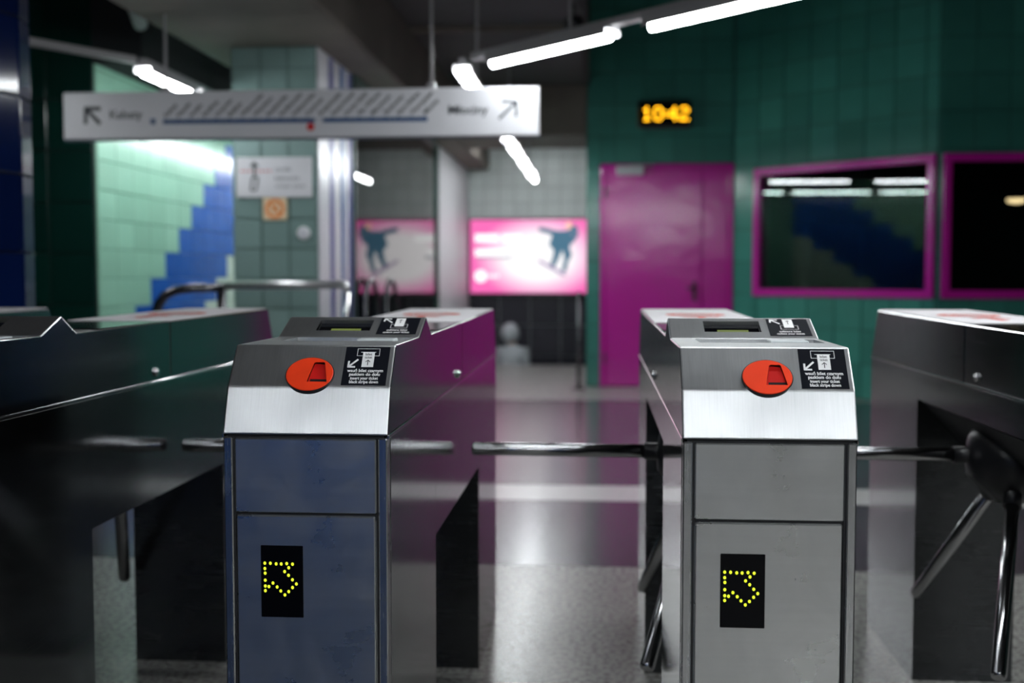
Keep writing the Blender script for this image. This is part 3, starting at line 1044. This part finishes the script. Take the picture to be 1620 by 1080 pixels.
# ================================================================== NOTICES ON THE PIER
NT = empty('notice_board', (-2.055, YP0 - 0.013, 1.655))
tag(NT, 'white notice with gate pictogram and red dashed line on the tiled pier', 'notice')
MB().box(-0.244, 0.244, -0.012, 0, 0, 0.252, 0.003).build('panel', SIGN_WHITE, NT)
NM = plane_matrix((0, -0.0125, 0), (1, 0, 0), (0, 0, 1))
f = Flat(0, 0.0005)
for k in range(8):
    f.rect(-0.215 + k * 0.026, -0.200 + k * 0.026, 0.160, 0.170)
f.build('dashed_line', SIGN_RED, NT, NM)
f = Flat(0, 0.0006)
f.arrow((-0.125, 0.13), (-0.125, 0.215), 0.014, 0.032)
for a, b in (((-0.150, 0.045), (-0.140, 0.125)), ((-0.115, 0.045), (-0.102, 0.125)), ((-0.150, 0.045), (-0.115, 0.045)), ((-0.140, 0.125), (-0.102, 0.125))):
    f.line(a, b, 0.011)
f.build('pictogram', SIGN_TEXT, NT, NM)
link('lettering', join_text([(text_fit('strefa', 0.10, 0.040), 0.06, 0.175, 0), (text_fit('biletowa', 0.155, 0.040), 0.085, 0.120, 0),
                             (text_fit('ticket zone', 0.19, 0.032), 0.105, 0.070, 0)]), mat('notice_grey', srgb(110, 112, 116), 0.5), NT, NM @ Matrix.Translation((0, 0, 0.0006)))
PS = empty('prohibition_sign', (-2.052, YP0 - 0.013, 1.513))
tag(PS, 'small square orange ring prohibition sign below the white notice', 'sign')
MB().box(-0.077, 0.077, -0.008, 0, 0, 0.140, 0.002).build('panel', CREAM, PS)
QM = plane_matrix((0, -0.0085, 0), (1, 0, 0), (0, 0, 1))
f = Flat(0, 0.0005)
f.ring((0, 0.07), 0.042, 0.062)
f.line((-0.034, 0.104), (0.034, 0.036), 0.014)
f.line((-0.01, 0.05), (0.012, 0.095), 0.016)
f.build('ring_print', ORANGE, PS, QM)
RB = empty('wall_button', (-1.868, YP0 - 0.013, 1.429))
tag(RB, 'small round white button on the grey green tiled pier', 'button')
MB().tube([(0, 0, 0), (0, -0.015, 0), (0, -0.022, 0)], 0.04, 24, radii=[0.042, 0.042, 0.034]).build('housing', SIGN_WHITE, RB)
MB().tube([(0, -0.022, 0), (0, -0.028, 0)], 0.018, 18).build('push_cap', mat('cap_grey', srgb(205, 206, 214), 0.4), RB)

# ================================================================== CLOCK
CK = empty('digital_clock', (0.657, YD - 0.012, 2.80))
tag(CK, 'black digital clock with amber 10:42 on the green wall', 'clock')
MB().box(-0.272, 0.272, -0.16, -0.04, -0.142, 0.142, 0.035, 4).build('case', BLACK, CK)
MB().box(-0.10, 0.10, -0.05, 0.0, -0.06, 0.06).build('wall_bracket', BLACK, CK)
MB().box(-0.252, 0.252, -0.163, -0.158, -0.11, 0.11, 0.01).build('front_glass', LED_BLACK, CK)
FONT = {'1': ['00100', '01100', '00100', '00100', '00100', '00100', '01110'], '0': ['01110', '10001', '10001', '10001', '10001', '10001', '01110'],
        ':': ['0', '0', '1', '0', '1', '0', '0'], '4': ['00010', '00110', '01010', '10010', '11111', '00010', '00010'],
        '2': ['01110', '10001', '00001', '00110', '01000', '10000', '11111']}
b = MB()
x = -0.218
pt = 0.0192
for ch in '10:42':
    g = FONT[ch]
    for r, row in enumerate(g):
        for c, bit in enumerate(row):
            if bit == '1':
                b.ball((x + c * pt, -0.164, 0.062 - r * 0.0205), 0.0075, (1, 0.5, 1), 8, 5)
    x += (len(g[0]) + 0.9) * pt
b.build('led_digits', CLOCK_LED, CK)

# ================================================================== LIGHT BOX
LB = empty('light_box', (-0.952, YF - 0.04, 0.912))
tag(LB, 'glowing pink and white advertising light box with a skateboarder', 'light box')
PW, PH = 1.62, 1.02
MB().box(-PW / 2, PW / 2, -0.11, 0, 0, PH, 0.01).build('case', mat('box_case', srgb(60, 50, 60), 0.4), LB)
mp_ = bpy.data.materials.new('poster_print')
mp_.use_nodes = True
nt = mp_.node_tree
bs = nt.nodes['Principled BSDF']
bs.inputs['Base Color'].default_value = (0.05, 0.05, 0.05, 1)
bs.inputs['Roughness'].default_value = 0.25
tc = nt.nodes.new('ShaderNodeTexCoord')
mpn = nt.nodes.new('ShaderNodeMapping')
mpn.inputs['Location'].default_value = (-0.14, -0.03, 0)
mpn.inputs['Rotation'].default_value = (0, 0, 0.35)
mpn.inputs['Scale'].default_value = (1.15, 1.75, 0)
gr = nt.nodes.new('ShaderNodeTexGradient')
gr.gradient_type = 'SPHERICAL'
cr = nt.nodes.new('ShaderNodeValToRGB')
cr.color_ramp.elements[0].position = 0.0
cr.color_ramp.elements[0].color = (0.93, 0.13, 0.46, 1)
cr.color_ramp.elements[1].position = 0.5
cr.color_ramp.elements[1].color = (1.0, 0.97, 0.98, 1)
e = cr.color_ramp.elements.new(0.22)
e.color = (0.97, 0.45, 0.70, 1)
nt.links.new(tc.outputs['Object'], mpn.inputs['Vector'])
nt.links.new(mpn.outputs['Vector'], gr.inputs['Vector'])
nt.links.new(gr.outputs['Fac'], cr.inputs['Fac'])
nt.links.new(cr.outputs['Color'], bs.inputs['Emission Color'])
bs.inputs['Emission Strength'].default_value = POSTER_STRENGTH
LM = plane_matrix((0, -0.112, PH / 2), (1, 0, 0), (0, 0, 1))
po = MB().box(-PW / 2 + 0.015, PW / 2 - 0.015, -PH / 2 + 0.015, PH / 2 - 0.015, 0, 0.004).build('poster', mp_, LB, LM)
tx = lambda px: (px - 836.5) / 187 * PW
ty = lambda py: (406 - py) / 118 * PH
f = Flat(0.005, 0.0004)
for pl_ in (((874, 366), (900, 366), (905, 374), (900, 396), (876, 397), (868, 388), (872, 376)),      # jacket
            ((851, 361), (856, 360), (880, 366), (878, 374), (853, 367)),                              # arm held out
            ((896, 366), (906, 356), (913, 360), (914, 374), (904, 388), (900, 380), (906, 372)),      # raised arm
            ((876, 395), (889, 396), (884, 410), (876, 424), (869, 422), (874, 408)),                  # legs
            ((889, 396), (901, 394), (904, 404), (898, 416), (895, 430), (888, 429), (892, 408))):
    f.poly([(tx(a), ty(b_)) for a, b_ in pl_][::-1])
f.build('skateboarder_print', emit('print_blue', (0.055, 0.16, 0.25, 1), 0.8), po)
f = Flat(0.005, 0.0006)
f.disc((tx(899), ty(358)), 0.040, 0.05)
f.build('face_print', emit('print_skin', (0.75, 0.42, 0.30, 1), 1.2), po)
f = Flat(0.005, 0.0005)
f.poly([(tx(a), ty(b_)) for a, b_ in ((850, 414), (854, 411), (893, 432), (896, 437), (890, 437))])
f.build('board_print', emit('print_board', (0.30, 0.22, 0.36, 1), 1.1), po)
f = Flat(0.005, 0.0005)
for (a, b_, c, d) in ((752, 790, 371, 384), (794, 826, 371, 384), (752, 806, 394, 406)):
    f.rect(tx(a), tx(b_), ty(d), ty(c))
f.disc((tx(761), ty(437)), 0.085)
for k in range(3):
    f.rect(tx(773 + k * 6), tx(777 + k * 6), ty(440), ty(434))
f.build('white_print', emit('print_white', (1, 1, 1, 1), 0.95), po)
f = Flat(0.005, 0.0003)
f.rect(tx(754), tx(808), ty(409), ty(404))
f.build('headline_shadow', emit('print_grey', (0.25, 0.24, 0.34, 1), 0.8), po)

# ================================================================== HANDRAILS, POST, CAMERA
HR = empty('handrail', (-1.86, 6.6, 0))
tag(HR, 'straight chrome handrail standing in front of the tiled pier', 'handrail')
SATIN = mat('satin_rail', (0.74, 0.74, 0.75, 1), 0.34, 1)
MB().tube([(-0.39, 0, 1.10), (0.36, 0, 1.105), (0.378, 0, 1.095), (0.385, 0, 1.07)], 0.026, 14).build('top_rail', SATIN, HR)
MB().tube([(0.385, 0, 0), (0.385, 0, 1.08)], 0.02, 12).build('post', CHROME, HR)
MB().tube([(-0.36, 0, 0), (-0.36, 0, 1.09)], 0.02, 12).build('post', CHROME, HR)
H2 = empty('handrail', (-2.07, 5.6, 0))
tag(H2, 'dark curved handrail end beside the blue mural steps', 'handrail')
DKST = mat('dark_steel', (0.16, 0.16, 0.17, 1), 0.25, 1)
MB().tube([(0.15, 0.1, 1.098), (0.02, 0, 1.096), (-0.06, 0, 1.085), (-0.115, 0, 1.06), (-0.15, 0, 1.015), (-0.17, 0, 0.93), (-0.18, 0, 0)], 0.024, 14).build('top_rail', DKST, H2)
MB().tube([(0.14, 0.1, 0), (0.14, 0.1, 1.09)], 0.02, 12).build('post', DKST, H2)
for (y, lab) in ((8.25, 'black hoop rail by the glass wall, nearer the striped panel'), (9.05, 'black hoop rail by the glass wall, nearer the white pier')):
    h = empty('hoop_rail', (-1.66, y, 0))
    tag(h, lab, 'rail', 'hoop rails by the glass')
    MB().tube([(0, -0.22, 0), (0, -0.22, 0.98), (0, -0.19, 1.06), (0, -0.10, 1.12), (0, 0.0, 1.13), (0, 0.10, 1.10), (0, 0.19, 1.0), (0, 0.24, 0.85), (0, 0.26, 0)], 0.018, 10).build('hoop', DKST, h)
    MB().box(-0.05, 0.05, -0.27, -0.17, 0, 0.012).build('foot_plate', DKST, h)
BP = empty('barrier_post', (-0.20, 11.62, 0))
tag(BP, 'slim dark barrier post at the corner of the green wall', 'post')
MB().tube([(0, 0, 0.01), (0, 0, 0.96)], 0.022, 14).build('shaft', DKST, BP)
MB().tube([(0, 0, 0.96), (0, 0, 0.985), (0, 0, 1.0)], 0.03, 14, radii=[0.027, 0.027, 0.012]).build('cap', DKST, BP)
MB().tube([(0, 0, 0), (0, 0, 0.012)], 0.07, 18).build('base', DKST, BP)
CV = empty('security_camera', (-2.76, 6.75, 2.80))
tag(CV, 'small white ceiling camera high above the mint mural', 'camera')
MB().tube([(-0.02, -0.05, -0.02), (-0.06, 0.16, -0.10)], 0.042, 14).build('body', mat('cctv', srgb(170, 172, 172), 0.5), CV)
MB().tube([(-0.04, 0.05, -0.04), (-0.04, 0.05, ZC - 2.80)], 0.012, 8).build('bracket', BLACK, CV)
MB().tube([(-0.018, -0.06, -0.016), (-0.02, -0.05, -0.02)], 0.03, 12).build('lens', BLACK, CV)
SPK = empty('ceiling_speaker', (-0.19, 8.4, ZC))
tag(SPK, 'small dark round fitting hanging from the ceiling above the lamp joint', 'speaker')
MB().tube([(0, 0, 0), (0, 0, -0.09)], 0.012, 8).build('stem', BLACK, SPK)
MB().tube([(0, 0, -0.09), (0, 0, -0.13), (0, 0, -0.2)], 0.08, 18, radii=[0.04, 0.075, 0.075]).build('housing', BLACK, SPK)


# ================================================================== PERSON ON THE STAIRS
def make_person():
    P = empty('person', (-1.17, 15.18, -1.21), math.radians(165))
    tag(P, 'person in a grey hooded jacket seen from behind, head and shoulders above the floor edge', 'person')
    V = [((0, 0, 0.92), 0.135), ((0, 0, 1.12), 0.14), ((0, -0.01, 1.30), 0.15), ((0.0, 0, 1.42), 0.09), ((0.01, -0.02, 1.50), 0.055), ((0.015, -0.03, 1.585), 0.085), ((0.015, -0.03, 1.64), 0.07),
         ((0.17, 0, 1.36), 0.075), ((0.225, 0.0, 1.10), 0.055), ((0.24, -0.08, 0.88), 0.042), ((0.24, -0.10, 0.80), 0.035),
         ((-0.17, 0, 1.36), 0.075), ((-0.225, 0.0, 1.10), 0.055), ((-0.24, -0.08, 0.88), 0.042), ((-0.24, -0.10, 0.80), 0.035),
         ((0.09, 0, 0.82), 0.095), ((0.10, -0.01, 0.47), 0.065), ((0.10, 0.02, 0.08), 0.045), ((0.10, -0.13, 0.04), 0.04),
         ((-0.09, 0, 0.82), 0.095), ((-0.10, -0.01, 0.47), 0.065), ((-0.10, 0.02, 0.08), 0.045), ((-0.10, -0.13, 0.04), 0.04)]
    E = [(0, 1), (1, 2), (2, 3), (3, 4), (4, 5), (5, 6), (2, 7), (7, 8), (8, 9), (9, 10), (2, 11), (11, 12), (12, 13), (13, 14),
         (0, 15), (15, 16), (16, 17), (17, 18), (0, 19), (19, 20), (20, 21), (21, 22)]
    me = bpy.data.meshes.new('body')
    me.from_pydata([v[0] for v in V], E, [])
    o = bpy.data.objects.new('work', me)
    C.objects.link(o)
    o.modifiers.new('s', 'SKIN')
    for i, v in enumerate(V):
        me.skin_vertices[0].data[i].radius = (v[1], v[1])
        me.skin_vertices[0].data[i].use_root = (i == 0)
    sb = o.modifiers.new('u', 'SUBSURF')
    sb.levels = 2
    sb.render_levels = 2
    dg = bpy.context.evaluated_depsgraph_get()
    dg.update()
    out = bpy.data.meshes.new_from_object(o.evaluated_get(dg))
    bpy.data.objects.remove(o)
    out.materials.clear()
    for m in (JACKET, TROUSERS, SKIN, BLACK):
        out.materials.append(m)
    for p in out.polygons:
        p.use_smooth = True
        z = p.center.z
        ax_ = abs(p.center.x)
        p.material_index = 3 if z < 0.12 else (1 if (z < 0.86 and ax_ < 0.2) else (2 if (z > 1.46 or (ax_ > 0.2 and z < 0.85)) else 0))
    body = link('body', out, None, P)
    # hood: shell around the head, open to the front (towards the camera, -y)
    h = MB().ball((0.015, -0.005, 1.60), 0.122, (1.0, 1.05, 1.15), 20, 14)
    bmesh.ops.delete(h.bm, geom=[v for v in h.bm.verts if v.co.y < -0.085 and v.co.z < 1.69], context='VERTS')
    h.build('hood', JACKET, P)
    MB().tube([(0.015, -0.115, 1.60), (0.015, -0.135, 1.575), (0.015, -0.118, 1.565)], 0.01, 8, radii=[0.008, 0.014, 0.008]).build('nose', SKIN, P)
    for s in (-1, 1):
        MB().ball((0.015 + s * 0.032, -0.104, 1.607), 0.011, (1.2, 0.6, 0.8), 8, 6).build('eye', BLACK, P)
    MB().ball((0.015, -0.105, 1.535), 0.022, (1.0, 0.4, 0.3), 8, 6).build('mouth', mat('lips', srgb(140, 80, 74), 0.5), P)
    for s in (-1, 1):      # five fingers on each hand
        for k in range(5):
            x0 = s * 0.24 + (k - 2) * 0.017
            ln = (0.055, 0.075, 0.085, 0.078, 0.060)[k]
            y0 = -0.105 - (0.02 if k == 0 else 0)
            MB().tube([(x0, y0, 0.79), (x0, y0 - 0.008, 0.79 - ln * 0.5), (x0, y0 + 0.004, 0.79 - ln)], 0.008, 8, radii=[0.0095, 0.0085, 0.006]).build('finger', SKIN, P)
    return P


make_person()
